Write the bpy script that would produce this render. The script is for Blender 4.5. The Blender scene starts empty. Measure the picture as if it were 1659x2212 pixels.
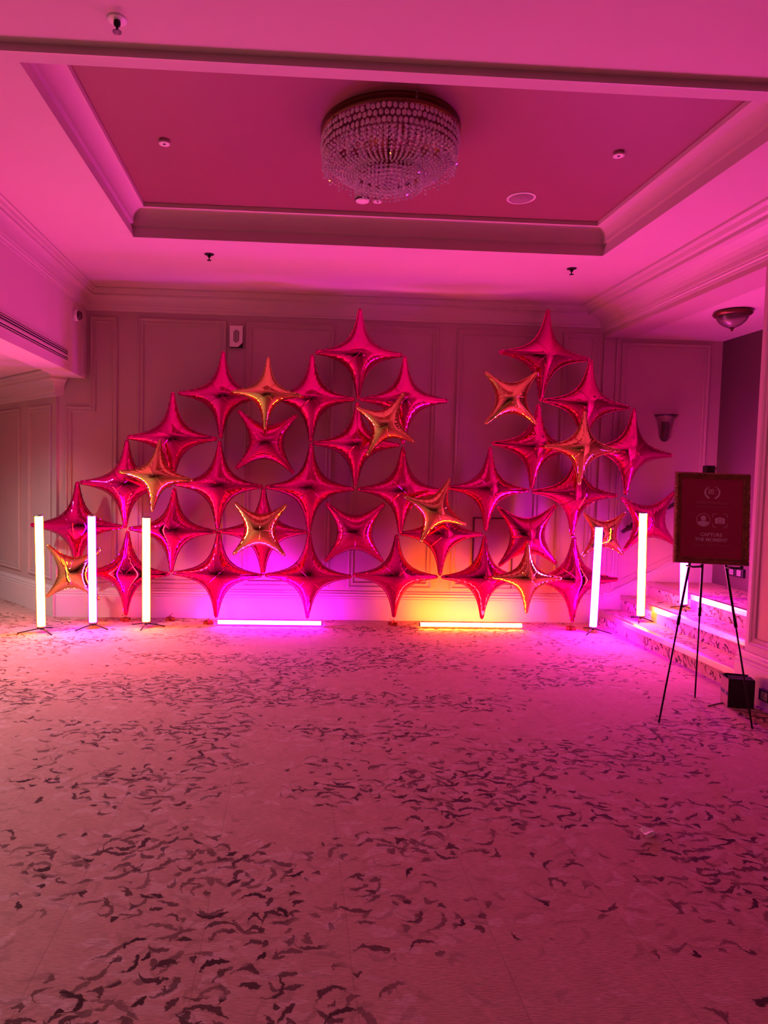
import bpy, bmesh, math, random
from mathutils import Vector, Matrix, noise
from math import sin, cos, pi, sqrt, radians, atan2
random.seed(7)
SC = bpy.context.scene
COL = SC.collection

# ------------------------------------------------------------------ camera
YAW, PITCH, ROLL, PX, FL, PY, EYE = 0.0513, -0.0540, 0.02280, 696.3, 1450.0, 1106.0, 1.45
_f = Vector((sin(YAW) * cos(PITCH), cos(YAW) * cos(PITCH), sin(PITCH)))
_r0 = _f.cross(Vector((0, 0, 1))).normalized()
_u0 = _r0.cross(_f)
_r = _r0 * cos(ROLL) + _u0 * sin(ROLL)
_u = _u0 * cos(ROLL) - _r0 * sin(ROLL)
CAM = Vector((0, 0, EYE))
cd = bpy.data.cameras.new('camera')
cam = bpy.data.objects.new('camera', cd)
COL.objects.link(cam)
cd.sensor_fit = 'HORIZONTAL'
cd.sensor_width = 36.0
cd.lens = FL / 1659.0 * 36.0
cd.shift_x = (829.5 - PX) / 1659.0
cd.clip_start = 0.05
cam.matrix_world = Matrix(((_r.x, _u.x, -_f.x, 0), (_r.y, _u.y, -_f.y, 0), (_r.z, _u.z, -_f.z, EYE), (0, 0, 0, 1)))
SC.camera = cam


def P(px, py, X=None, Y=None, Z=None):
    """point of the room seen at a photo pixel on the plane X, Y or Z = const"""
    d = _r * ((px - PX) / FL) - _u * ((py - PY) / FL) + _f
    t = (Y - CAM.y) / d.y if Y is not None else ((X - CAM.x) / d.x if X is not None else (Z - CAM.z) / d.z)
    return CAM + d * t


# ------------------------------------------------------------------ world, exposure, room lamps, added bay fill
w = bpy.data.worlds.new('world')
SC.world = w
w.use_nodes = True
w.node_tree.nodes['Background'].inputs[0].default_value = (0.9, 0.8, 0.75, 1)
w.node_tree.nodes['Background'].inputs[1].default_value = 0.0
SC.view_settings.view_transform = 'Standard'
SC.view_settings.look = 'None'
SC.view_settings.exposure = 0.0
SC.view_settings.gamma = 1.0
SC.view_settings.use_curve_mapping = False

TUBE = 345.0                                   # radiance of the tube lights
ORANGE = (1.15, 0.152, 0.010)
MAGENTA = (0.85, 0.011, 1.0)


def spot(loc, watts, color, size=150, aim=(0, 0, -1), radius=0.04, blend=0.9):
    l = bpy.data.lights.new('downlight_and_fill', 'SPOT')
    l.energy = watts
    l.color = color
    l.spot_size = radians(size)
    l.spot_blend = blend
    l.shadow_soft_size = radius
    o = bpy.data.objects.new('downlight_and_fill', l)
    COL.objects.link(o)
    o.location = loc
    o.rotation_euler = Vector(aim).to_track_quat('-Z', 'Y').to_euler()
    return o


WARM = (1.0, 0.78, 0.62)
for x, y in ((-0.9, -1.2), (1.5, -1.2), (0.3, -3.6)):
    spot((x, y, 3.20), 50.0, WARM, 100)
spot((-3.5, 2.2, 2.33), 150.0, (0.92, 0.98, 1.0))  # both bay spots: unseen fill added for the grey light there
spot((-3.4, 5.2, 2.33), 190.0, (0.92, 0.98, 1.0))

# ------------------------------------------------------------------ materials
def new_mat(name):
    m = bpy.data.materials.new(name)
    m.use_nodes = True
    nt = m.node_tree
    return m, nt, nt.nodes['Principled BSDF']


def mat(name, color, rough=0.5, metal=0.0, bump=0.0, bscale=60.0, var=0.0, vscale=3.0, spec=None, coat=0.0):
    m, nt, b = new_mat(name)
    b.inputs['Base Color'].default_value = (*color, 1)
    b.inputs['Roughness'].default_value = rough
    b.inputs['Metallic'].default_value = metal
    if spec is not None:
        b.inputs['Specular IOR Level'].default_value = spec
    if coat:
        b.inputs['Coat Weight'].default_value = coat
    tc = nt.nodes.new('ShaderNodeTexCoord')
    if bump:
        n = nt.nodes.new('ShaderNodeTexNoise')
        n.inputs['Scale'].default_value = bscale
        n.inputs['Detail'].default_value = 3
        bp = nt.nodes.new('ShaderNodeBump')
        bp.inputs['Strength'].default_value = bump
        bp.inputs['Distance'].default_value = 0.01
        nt.links.new(tc.outputs['Object'], n.inputs['Vector'])
        nt.links.new(n.outputs['Fac'], bp.inputs['Height'])
        nt.links.new(bp.outputs['Normal'], b.inputs['Normal'])
    if var:
        n = nt.nodes.new('ShaderNodeTexNoise')
        n.inputs['Scale'].default_value = vscale
        n.inputs['Detail'].default_value = 4
        mr = nt.nodes.new('ShaderNodeMapRange')
        mr.inputs['From Min'].default_value = 0.3
        mr.inputs['From Max'].default_value = 0.7
        mr.inputs['To Min'].default_value = 1 - var
        mr.inputs['To Max'].default_value = 1 + var
        mx = nt.nodes.new('ShaderNodeVectorMath')
        mx.operation = 'SCALE'
        mx.inputs[0].default_value = color
        nt.links.new(tc.outputs['Object'], n.inputs['Vector'])
        nt.links.new(n.outputs['Fac'], mr.inputs['Value'])
        nt.links.new(mr.outputs['Result'], mx.inputs['Scale'])
        nt.links.new(mx.outputs['Vector'], b.inputs['Base Color'])
    return m


class G:
    """tiny node-graph helper"""
    def __init__(self, nt):
        self.nt = nt

    def put(self, inp, v):
        if hasattr(v, 'is_linked') or hasattr(v, 'links'):
            self.nt.links.new(v, inp)
        else:
            inp.default_value = v

    def m(self, op, a, b=None, c=None, clamp=False):
        n = self.nt.nodes.new('ShaderNodeMath')
        n.operation = op
        n.use_clamp = clamp
        for i, v in enumerate((a, b, c)):
            if v is not None:
                self.put(n.inputs[i], v)
        return n.outputs[0]

    def v(self, op, a, b=None, s=None):
        n = self.nt.nodes.new('ShaderNodeVectorMath')
        n.operation = op
        self.put(n.inputs[0], a)
        if b is not None:
            self.put(n.inputs[1], b)
        if s is not None:
            self.put(n.inputs['Scale'], s)
        return n.outputs[0]

    def noise(self, vec, scale, detail=2.0, rough=0.5, out='Fac'):
        n = self.nt.nodes.new('ShaderNodeTexNoise')
        n.inputs['Scale'].default_value = scale
        n.inputs['Detail'].default_value = detail
        n.inputs['Roughness'].default_value = rough
        self.put(n.inputs['Vector'], vec)
        return n.outputs[out]

    def sep(self, vec):
        n = self.nt.nodes.new('ShaderNodeSeparateXYZ')
        self.put(n.inputs[0], vec)
        return n.outputs

    def smooth(self, x, a, b):
        n = self.nt.nodes.new('ShaderNodeMapRange')
        n.interpolation_type = 'SMOOTHSTEP'
        self.put(n.inputs['Value'], x)
        for nm, v in (('From Min', a), ('From Max', b)):
            self.put(n.inputs[nm], v)
        return n.outputs['Result']

    def mix(self, fac, a, b):
        n = self.nt.nodes.new('ShaderNodeMix')
        n.data_type = 'RGBA'
        self.put(n.inputs['Factor'], fac)
        self.put(n.inputs['A'], a)
        self.put(n.inputs['B'], b)
        return n.outputs['Result']


def carpet_mat(name, axes, stretch=1.0, density=0.0):
    """woven beige carpet with drifts of dark brush-stroke marks; axes picks the two object axes of the face"""
    m, nt, b = new_mat(name)
    g = G(nt)
    tc = nt.nodes.new('ShaderNodeTexCoord')
    s = g.sep(tc.outputs['Object'])
    cmb = nt.nodes.new('ShaderNodeCombineXYZ')
    nt.links.new(s[axes[0]], cmb.inputs[0])
    nt.links.new(s[axes[1]], cmb.inputs[1])
    uv = cmb.outputs[0]
    # ragged weave edges + larger curl
    wn = g.noise(uv, 5.0, 2.0, out='Color')
    wf = g.noise(uv, 60.0, 3.0, out='Color')
    wuv = g.v('ADD', uv, g.v('SCALE', g.v('SUBTRACT', wn, (0.5, 0.5, 0.5)), s=0.10))
    wuv = g.v('ADD', wuv, g.v('SCALE', g.v('SUBTRACT', wf, (0.5, 0.5, 0.5)), s=0.030))
    big = g.noise(g.v('MULTIPLY', g.v('ADD', uv, (3.1, 7.7, 0)), (0.55, 1.0, 1.0)), 1.6, 2.0, 0.55)
    big = g.m('ADD', big, density)

    def strokes(cellx, celly, half, thick, ang, seed, lo, hi):
        sc = (1 / cellx, 1 / celly, 1.0)
        v = nt.nodes.new('ShaderNodeTexVoronoi')
        v.voronoi_dimensions = '2D'
        v.inputs['Scale'].default_value = 1.0
        v.inputs['Randomness'].default_value = 0.9
        coord = g.v('MULTIPLY', g.v('ADD', wuv, (seed, seed * 1.7, 0)), sc)
        nt.links.new(coord, v.inputs['Vector'])
        d = g.v('MULTIPLY', g.v('SUBTRACT', coord, v.outputs['Position']), (cellx, celly, 0))
        dx, dy, _ = g.sep(d)
        rnd = g.sep(v.outputs['Color'])
        a = g.m('MULTIPLY', g.m('SUBTRACT', rnd[0], 0.42), ang)
        ca, sa = g.m('COSINE', a), g.m('SINE', a)
        lx = g.m('ADD', g.m('MULTIPLY', dx, ca), g.m('MULTIPLY', dy, sa))
        ly = g.m('SUBTRACT', g.m('MULTIPLY', dy, ca), g.m('MULTIPLY', dx, sa))
        hl = g.m('MULTIPLY', half, g.m('ADD', 0.55, g.m('MULTIPLY', rnd[1], 0.7)))
        t = g.m('DIVIDE', lx, hl)
        curl = g.m('MULTIPLY', g.m('SUBTRACT', rnd[2], 0.5), half * 1.7)
        ly2 = g.m('SUBTRACT', ly, g.m('MULTIPLY', curl, g.m('SUBTRACT', g.m('MULTIPLY', t, t), 0.3)))
        # tapering, one fat end
        prof = g.m('MULTIPLY', g.m('SQRT', g.m('MAXIMUM', g.m('SUBTRACT', 1.0, g.m('MULTIPLY', t, t)), 0.0)),
                   g.m('ADD', 0.75, g.m('MULTIPLY', t, 0.45)))
        wid = g.m('MULTIPLY', prof, thick)
        inside = g.smooth(g.m('SUBTRACT', wid, g.m('ABSOLUTE', ly2)), -0.002, 0.003)
        keep = g.smooth(g.m('SUBTRACT', big, g.m('ADD', lo, g.m('MULTIPLY', rnd[1], hi - lo))), -0.01, 0.01)
        tone = g.m('ADD', 0.55, g.m('MULTIPLY', g.m('FRACT', g.m('MULTIPLY', rnd[0], 7.3)), 0.45))
        return g.m('MULTIPLY', g.m('MULTIPLY', inside, keep), tone)

    st = g.m('MAXIMUM', strokes(0.128, 0.066, 0.056, 0.0132, 2.2, 1.3, 0.425, 0.60),
             strokes(0.105, 0.062, 0.027, 0.0150, 3.0, 5.9, 0.425, 0.62))
    st = g.m('MAXIMUM', st, strokes(0.165, 0.088, 0.078, 0.0115, 1.9, 9.2, 0.42, 0.60))
    pale = strokes(0.17, 0.08, 0.09, 0.025, 1.2, 14.4, 0.36, 0.60)
    ghost = strokes(0.15, 0.075, 0.065, 0.013, 1.8, 21.5, 0.30, 0.56)
    weave = g.noise(g.v('MULTIPLY', uv, (34.0, 230.0, 1.0)), 1.0, 2.0)
    mott = g.noise(uv, 9.0, 4.0, 0.65)
    base = g.mix(mott, (0.42, 0.255, 0.20, 1), (0.62, 0.40, 0.335, 1))
    base = g.mix(g.m('MULTIPLY', pale, 0.36), base, (0.72, 0.60, 0.60, 1))
    base = g.mix(g.m('MULTIPLY', ghost, 0.62), base, (0.30, 0.19, 0.15, 1))
    base = g.mix(g.m('MULTIPLY', g.m('SUBTRACT', weave, 0.36, clamp=True), 1.9), base, (0.32, 0.21, 0.16, 1))
    colr = g.mix(g.m('MULTIPLY', st, 0.97), base, (0.035, 0.018, 0.016, 1))
    # carpet seams between widths
    sx = g.sep(uv)[0]
    fr = g.m('ABSOLUTE', g.m('SUBTRACT', g.m('FRACT', g.m('ADD', g.m('DIVIDE', sx, 0.46), g.m('MULTIPLY', g.noise(uv, 1.5), 0.05))), 0.5))
    seam = g.m('SUBTRACT', 1.0, g.smooth(fr, 0.0, 0.006))
    colr = g.mix(g.m('MULTIPLY', seam, 0.28), colr, (0.10, 0.06, 0.05, 1))
    nt.links.new(colr, b.inputs['Base Color'])
    b.inputs['Roughness'].default_value = 0.95
    b.inputs['Specular IOR Level'].default_value = 0.15
    bp = nt.nodes.new('ShaderNodeBump')
    bp.inputs['Strength'].default_value = 0.35
    bp.inputs['Distance'].default_value = 0.004
    hgt = g.m('SUBTRACT', g.m('ADD', weave, g.m('MULTIPLY', g.noise(uv, 420.0, 1.0), 0.6)), g.m('MULTIPLY', seam, 0.5))
    nt.links.new(hgt, bp.inputs['Height'])
    nt.links.new(bp.outputs['Normal'], b.inputs['Normal'])
    return m


def emit_mat(name, color, strength):
    m = bpy.data.materials.new(name)
    m.use_nodes = True
    nt = m.node_tree
    nt.nodes.clear()
    e = nt.nodes.new('ShaderNodeEmission')
    e.inputs[0].default_value = (*color, 1)
    e.inputs[1].default_value = strength
    o = nt.nodes.new('ShaderNodeOutputMaterial')
    nt.links.new(e.outputs[0], o.inputs[0])
    return m


def bloom_mat(name, color, strength, fac):
    """outer polycarbonate sleeve of a tube: mostly clear, glowing faintly in the colour of its leds"""
    m = emit_mat(name, color, strength)
    nt = m.node_tree
    e = next(n for n in nt.nodes if n.type == 'EMISSION')
    o = next(n for n in nt.nodes if n.type == 'OUTPUT_MATERIAL')
    t = nt.nodes.new('ShaderNodeBsdfTransparent')
    mx = nt.nodes.new('ShaderNodeMixShader')
    mx.inputs[0].default_value = fac
    nt.links.new(t.outputs[0], mx.inputs[1])
    nt.links.new(e.outputs[0], mx.inputs[2])
    nt.links.new(mx.outputs[0], o.inputs[0])
    m.cycles.emission_sampling = 'NONE'
    return m


def glass_mat(name, color, rough, ior=1.5, trans=1.0):
    m, nt, b = new_mat(name)
    b.inputs['Base Color'].default_value = (*color, 1)
    b.inputs['Roughness'].default_value = rough
    b.inputs['IOR'].default_value = ior
    b.inputs['Transmission Weight'].default_value = trans
    return m


M = dict(
    wall=mat('greige_wall_paint', (0.45, 0.325, 0.31), 0.55, bump=0.06, bscale=160, var=0.03, vscale=2.0),
    ceil=mat('white_ceiling_paint', (0.62, 0.49, 0.50), 0.75, bump=0.05, bscale=120, var=0.015),
    trim=mat('white_trim_paint', (0.58, 0.48, 0.46), 0.45, bump=0.02, bscale=90),
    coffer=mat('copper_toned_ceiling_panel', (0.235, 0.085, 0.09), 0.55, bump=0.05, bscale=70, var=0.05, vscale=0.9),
    dark=mat('black_plastic', (0.012, 0.011, 0.012), 0.4),
    black=mat('black_steel', (0.015, 0.014, 0.015), 0.35, 0.6),
    brass=mat('dark_brass', (0.16, 0.07, 0.035), 0.36, 0.85),
    nosing=mat('aluminium_stair_nosing', (0.75, 0.62, 0.52), 0.24, 0.95, bump=0.15, bscale=240),
    white=mat('white_plastic', (0.80, 0.76, 0.74), 0.35),
    grey=mat('grey_plastic', (0.30, 0.27, 0.27), 0.5),
    hole=mat('dark_slot', (0.02, 0.015, 0.015), 0.8),
    alu=mat('aluminium_housing', (0.25, 0.23, 0.24), 0.4, 0.8),
    chrome=mat('polished_chrome', (0.85, 0.80, 0.80), 0.12, 1.0),
    pinkfoil=mat('pink_foil', (0.90, 0.008, 0.33), 0.05, 1.0),
    goldfoil=mat('gold_foil', (0.95, 0.56, 0.20), 0.04, 1.0),
    rosefoil=mat('red_gold_foil', (0.55, 0.16, 0.10), 0.14, 1.0, bump=0.03, bscale=60),
    crystal=glass_mat('cut_crystal', (0.95, 0.86, 0.90), 0.0, 1.6, 0.5),
    frost=glass_mat('frosted_glass', (0.85, 0.80, 0.78), 0.25, 1.45),
    giltframe=mat('tarnished_gilt', (0.20, 0.10, 0.035), 0.42, 0.55, bump=0.3, bscale=70, var=0.25, vscale=30),
    poster=mat('burgundy_poster_print', (0.30, 0.006, 0.065), 0.45),
    ink=mat('pale_grey_print', (0.62, 0.52, 0.56), 0.6),
    inkdim=mat('dull_rose_print', (0.40, 0.10, 0.17), 0.6),
    card=mat('brown_cardboard', (0.28, 0.16, 0.10), 0.85, bump=0.05),
    cardblack=mat('black_card', (0.012, 0.011, 0.012), 0.7),
    paper=mat('white_paper', (0.85, 0.82, 0.80), 0.7, bump=0.1, bscale=30),
    wood=mat('dark_stained_wood', (0.06, 0.025, 0.018), 0.35, var=0.2, vscale=14),
    carpet=carpet_mat('patterned_carpet', (0, 1)),
    riser=carpet_mat('patterned_carpet_riser', (2, 1), density=0.06),
    wall_dark=mat('dark_wall_tone', (0.10, 0.055, 0.055), 0.6, bump=0.05, bscale=160),  # landing wall: darker base colour than the other walls
    wall_light=mat('pale_wall_paint', (0.50, 0.39, 0.36), 0.55, bump=0.06, bscale=160, var=0.03, vscale=2.0),
    orange=emit_mat('orange_tube_glow', ORANGE, TUBE),
    magenta=emit_mat('magenta_tube_glow', MAGENTA, TUBE),
    orange_soft=emit_mat('soft_orange_bar_glow', ORANGE, TUBE * 0.62),
    magenta_soft=emit_mat('soft_magenta_bar_glow', MAGENTA, TUBE * 0.75),
    orange_strong=emit_mat('bright_orange_tube_glow', ORANGE, TUBE * 1.4),
    magenta_strong=emit_mat('bright_magenta_tube_glow', MAGENTA, TUBE * 1.4),
    orange_bloom=bloom_mat('orange_painted_bloom', (1.0, 0.24, 0.0), 1.2, 0.55),
    magenta_bloom=bloom_mat('magenta_painted_bloom', (0.75, 0.0, 1.0), 1.2, 0.55),
)


# ------------------------------------------------------------------ mesh helpers
class MB:
    def __init__(self):
        self.v, self.f, self.s = [], [], []

    def add(self, vs, fs, smooth=False):
        o = len(self.v)
        self.v += [tuple(p) for p in vs]
        self.f += [[i + o for i in f] for f in fs]
        self.s += [smooth] * len(fs)
        return self

    def box(self, x0, x1, y0, y1, z0, z1, mtx=None):
        vs = [Vector((x, y, z)) for z in (z0, z1) for y in (y0, y1) for x in (x0, x1)]
        if mtx:
            vs = [mtx @ p for p in vs]
        return self.add(vs, [(0, 2, 3, 1), (4, 5, 7, 6), (0, 1, 5, 4), (2, 6, 7, 3), (0, 4, 6, 2), (1, 3, 7, 5)])

    def bevbox(self, x0, x1, y0, y1, z0, z1, b, mtx=None):
        """box with chamfered edges"""
        bm = bmesh.new()
        bmesh.ops.create_cube(bm, size=1)
        for p in bm.verts:
            p.co = Vector(((x0 + x1) / 2 + p.co.x * (x1 - x0), (y0 + y1) / 2 + p.co.y * (y1 - y0), (z0 + z1) / 2 + p.co.z * (z1 - z0)))
        bmesh.ops.bevel(bm, geom=list(bm.edges), offset=b, segments=2, affect='EDGES', profile=0.5)
        bm.verts.index_update()
        vs = [(mtx @ p.co) if mtx else p.co.copy() for p in bm.verts]
        fs = [[q.index for q in f.verts] for f in bm.faces]
        bm.free()
        return self.add(vs, fs)

    def lathe(self, prof, seg=32, mtx=None, a0=0.0, a1=2 * pi, smooth=True, cap=True):
        """prof: (r, z) list"""
        full = abs(a1 - a0 - 2 * pi) < 1e-6
        n = seg if full else seg + 1
        vs = []
        for r, z in prof:
            for i in range(n):
                a = a0 + (a1 - a0) * i / seg
                vs.append(Vector((r * cos(a), r * sin(a), z)))
        if mtx:
            vs = [mtx @ p for p in vs]
        fs = []
        for j in range(len(prof) - 1):
            for i in range(seg):
                i2 = (i + 1) % n
                fs.append((j * n + i, j * n + i2, (j + 1) * n + i2, (j + 1) * n + i))
        self.add(vs, fs, smooth)
        if cap and full:
            o = len(self.v) - len(vs)
            for j, flip in ((0, True), (len(prof) - 1, False)):
                if prof[j][0] > 1e-5:
                    ring = [o + j * n + i for i in range(n)]
                    self.f.append(ring[::-1] if flip else ring)
                    self.s.append(False)
        return self

    def tube(self, pts, r, seg=8, smooth=True, r1=None):
        pts = [Vector(p) for p in pts]
        n = len(pts)
        vs = []
        ref = None
        for i, p in enumerate(pts):
            t = (pts[min(i + 1, n - 1)] - pts[max(i - 1, 0)]).normalized()
            if ref is None:
                ref = Vector((0, 0, 1)) if abs(t.z) < 0.9 else Vector((1, 0, 0))
            a = t.cross(ref).normalized()
            b = a.cross(t)
            ref = b
            rr = r if r1 is None else r + (r1 - r) * i / (n - 1)
            for k in range(seg):
                q = 2 * pi * k / seg
                vs.append(p + a * (rr * cos(q)) + b * (rr * sin(q)))
        fs = [(i * seg + k, i * seg + (k + 1) % seg, (i + 1) * seg + (k + 1) % seg, (i + 1) * seg + k)
              for i in range(n - 1) for k in range(seg)]
        self.add(vs, fs, smooth)
        o = len(self.v) - len(vs)
        self.f += [[o + k for k in range(seg)][::-1], [o + (n - 1) * seg + k for k in range(seg)]]
        self.s += [False, False]
        return self

    def sweep(self, path, prof, closed=False, org=(0, 0, 0), U=(1, 0, 0), V=(0, 1, 0), N=(0, 0, 1), smooth=False, capends=True, closeprof=True):
        """sweep prof [(offset to the left of travel, height along N)] along a 2D path with mitred corners"""
        org, U, V, N = Vector(org), Vector(U), Vector(V), Vector(N)
        n, k = len(path), len(prof)
        pts = [Vector(p) for p in path]
        vs = []
        for i in range(n):
            a = pts[i - 1] if (i > 0 or closed) else None
            c = pts[(i + 1) % n] if (i < n - 1 or closed) else None
            b = pts[i]
            d1 = (b - a).normalized() if a is not None else None
            d2 = (c - b).normalized() if c is not None else None
            d1 = d1 if d1 is not None else d2
            d2 = d2 if d2 is not None else d1
            n1, n2 = Vector((-d1.y, d1.x)), Vector((-d2.y, d2.x))
            mv = (n1 + n2)
            mv = mv / max(0.2, (1 + n1.dot(n2)))
            for o, h in prof:
                q = b + mv * o
                vs.append(org + U * q.x + V * q.y + N * h)
        fs = []
        kk = k if closeprof else k - 1
        for i in range(n if closed else n - 1):
            j = (i + 1) % n
            for e in range(kk):
                e2 = (e + 1) % k
                fs.append((i * k + e, j * k + e, j * k + e2, i * k + e2))
        self.add(vs, fs, smooth)
        if not closed and capends:
            o = len(self.v) - len(vs)
            self.f += [[o + e for e in range(k)], [o + (n - 1) * k + e for e in range(k)][::-1]]
            self.s += [False, False]
        return self

    def prism(self, poly, z0, z1, mtx=None):
        n = len(poly)
        vs = [Vector((x, y, z)) for z in (z0, z1) for x, y in poly]
        if mtx:
            vs = [mtx @ p for p in vs]
        fs = [list(range(n))[::-1], [n + i for i in range(n)]]
        fs += [(i, (i + 1) % n, n + (i + 1) % n, n + i) for i in range(n)]
        return self.add(vs, fs)

    def mesh(self, name, material, fix=True):
        me = bpy.data.meshes.new(name)
        me.from_pydata(self.v, [], self.f)
        me.polygons.foreach_set('use_smooth', self.s)
        if fix:
            bm = bmesh.new()
            bm.from_mesh(me)
            bmesh.ops.recalc_face_normals(bm, faces=bm.faces)
            bm.to_mesh(me)
            bm.free()
        me.materials.append(material)
        me.update()
        return me

    def build(self, name, material, parent=None, **props):
        return link(name, self.mesh(name, material), parent, **props)


def link(name, data, parent=None, loc=None, mtx=None, **props):
    o = bpy.data.objects.new(name, data)
    COL.objects.link(o)
    if parent is not None:
        o.parent = parent
    if loc is not None:
        o.location = loc
    if mtx is not None:
        o.matrix_local = mtx
    for k, v in props.items():
        if v:
            o[k] = v
    return o


def thing(name, label, category, loc=(0, 0, 0), rotz=0.0, group=None, mtx=None, kind=None):
    o = bpy.data.objects.new(name, None)
    o.empty_display_size = 0.1
    COL.objects.link(o)
    if mtx is not None:
        o.matrix_world = mtx
    else:
        o.location = loc
        o.rotation_euler = (0, 0, rotz)
    o['label'] = label
    o['category'] = category
    if group:
        o['group'] = group
    if kind:
        o['kind'] = kind
    return o


def copy_tree(o, parent=None):
    c = o.copy()
    COL.objects.link(c)
    if parent is not None:
        c.parent = parent
    for ch in list(o.children):
        copy_tree(ch, c)
    return c


def struct(name, mb, m, label, category=None, parent=None):
    o = mb.build(name, M[m], parent)
    if parent is None:
        o['kind'] = 'structure'
        o['label'] = label
        o['category'] = category or name.split('_')[0]
    return o


def Mx(loc, X=None, Y=None, Z=None):
    """matrix from axes"""
    X, Y, Z = Vector(X), Vector(Y), Vector(Z)
    return Matrix(((X.x, Y.x, Z.x, loc[0]), (X.y, Y.y, Z.y, loc[1]), (X.z, Y.z, Z.z, loc[2]), (0, 0, 0, 1)))


# ================================================================== SETTING
CZ, NZ, KZ = 3.20, 3.235, 3.42        # main ceiling, near ceiling, coffer panel
XL, XR, YB = -2.0, 3.15, 6.72         # left header face, right wall face, back wall face
HB, AZ, BZ = 2.345, 2.91, 2.40        # left header underside, alcove ceiling, bay ceiling
Y0 = -9.0                             # wall behind the camera
YS = 2.985                            # step between the near and the main ceiling

struct('floor', MB().box(-5.2, 3.5, Y0 - 0.2, 9.8, -0.12, 0.0), 'carpet', 'beige hotel carpet with drifts of dark brush stroke marks', 'floor')

# --- back wall with its panels
wb = struct('wall_back', MB().box(-2.27, 4.6, YB, YB + 0.2, 0, 3.5), 'wall', 'panelled back wall behind the star balloons', 'wall')
PANEL = [(0, 0), (0.0, 0.014), (0.008, 0.02), (0.018, 0.017), (0.024, 0.009), (0.042, 0.009), (0.048, 0.014), (0.056, 0.010), (0.058, 0.0)]
bw = dict(org=(0, YB, 0), U=(1, 0, 0), V=(0, 0, 1), N=(0, -1, 0))


def panel(x0, x1, z0, z1):
    MB().sweep([(x0, z0), (x1, z0), (x1, z1), (x0, z1)], PANEL, True, **bw).build('panel_moulding', M['wall'], wb)


for x0, x1 in ((-1.495, -0.635), (-0.445, 0.425), (0.615, 1.468), (1.66, 2.55), (2.735, 3.095)):
    panel(x0, x1, 0.325, 2.945)
MB().sweep([(-2.185, 0.325), (-1.69, 0.325), (-1.69, 2.945), (-1.955, 2.945), (-1.955, 2.075), (-2.185, 2.075)], PANEL, True, **bw).build('panel_moulding', M['wall'], wb)
# alcove panel beside the stairs: its foot climbs with the stairs
MB().sweep([(3.345, 0.345), (4.27, 0.795), (4.27, 2.87), (3.345, 2.87)], PANEL, True, **bw).build('panel_moulding', M['wall'], wb)
# service hatch behind the balloons
MB().sweep([(1.88, 0.33), (2.30, 0.33), (2.30, 1.065), (1.88, 1.065)], [(0, 0), (0, 0.012), (0.014, 0.012), (0.014, 0)], True, **bw).build('hatch_frame', M['wood'], wb, label='dark outline of a low service hatch')
MB().box(3.15, 3.17, YB - 0.03, YB, 0.3, 2.91).box(3.285, 3.30, YB - 0.018, YB, 0.35, 2.91).build('corner_bead', M['wall'], wb)

# --- left header and the bay behind it
wl = struct('wall_left', MB().box(-2.25, XL, Y0, YB, HB, 3.5), 'ceil', 'pink lit wall band above the left bay', 'wall')
MB().box(-2.02, -1.985, Y0, 6.24, 2.455, 2.468).build('bead', M['trim'], wl)
MB().sweep([(0, 0), (0.09, 0), (0.09, 0.6), (0, 0.6)], [(0, 0), (0, 0.02), (0.02, 0.02), (0.02, 0)], True, org=(XL, 6.58, HB + 0.01), U=(0, 1, 0), V=(0, 0, 1), N=(1, 0, 0)).build('corner_strip', M['trim'], wl)
A0, A1 = Vector((-2.27, 6.70)), Vector((-4.9, 9.49))      # angled wall of the bay
ad = (A1 - A0).normalized()
an = Vector((-ad.y, ad.x))
an = an if an.y < 0 else -an
wa = struct('wall_bay', MB().prism([A0, A1, A1 - an * 0.2, A0 - an * 0.2 + Vector((0.0, 0.0))], 0, 2.6), 'wall', 'grey lit angled wall of the left bay', 'wall')
aw = dict(org=(A0.x, A0.y, 0), U=(ad.x, ad.y, 0), V=(0, 0, 1), N=(an.x, an.y, 0))
for a, b in ((0.10, 0.63), (0.84, 1.6), (1.8, 2.6)):
    MB().sweep([(a, 0.36), (b, 0.36), (b, 2.09), (a, 2.09)], PANEL, True, **aw).build('panel_moulding', M['wall'], wa)
struct('ceiling_bay', MB().box(-5.2, -2.25, Y0, 9.8, BZ, BZ + 0.15), 'ceil', 'low flat ceiling of the left bay', 'ceiling')
struct('wall_far_left', MB().box(-5.2, -5.0, Y0, 9.8, 0, 2.6), 'wall', 'far side wall of the left bay', 'wall')

# --- right wall, opening and alcove
wr = struct('wall_right', MB().box(XR, 3.45, Y0, 4.40, 0, 3.5).box(XR, 3.45, 4.40, YB, AZ, 3.5), 'wall_light', 'right wall with the stair opening', 'wall')
rw = dict(org=(XR, 0, 0), U=(0, 1, 0), V=(0, 0, 1), N=(-1, 0, 0))
BIG = [(0, 0), (0, 0.016), (0.010, 0.024), (0.022, 0.018), (0.030, 0.010), (0.040, 0.016), (0.052, 0.010), (0.056, 0)]
for a, b in ((3.05, 4.345), (1.4, 2.75), (-0.3, 1.1)):
    MB().sweep([(a, 0.375), (b, 0.375), (b, 2.82), (a, 2.82)], BIG, True, **rw).build('panel_moulding', M['trim'], wr)
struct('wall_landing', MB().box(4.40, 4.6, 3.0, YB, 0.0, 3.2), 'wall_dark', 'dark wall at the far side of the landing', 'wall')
struct('wall_alcove', MB().box(3.45, 4.6, 3.9, 4.1, 0.0, 3.2), 'wall', 'hidden near wall of the stair alcove', 'wall')
struct('ceiling_alcove', MB().box(3.45, 4.6, 3.9, YB, AZ, AZ + 0.12), 'ceil', 'low ceiling over the stairs', 'ceiling')
struct('wall_front', MB().box(-5.2, 3.45, Y0 - 0.2, Y0, 0, 3.5), 'wood', 'dark wall behind the viewer', 'wall')

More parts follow.
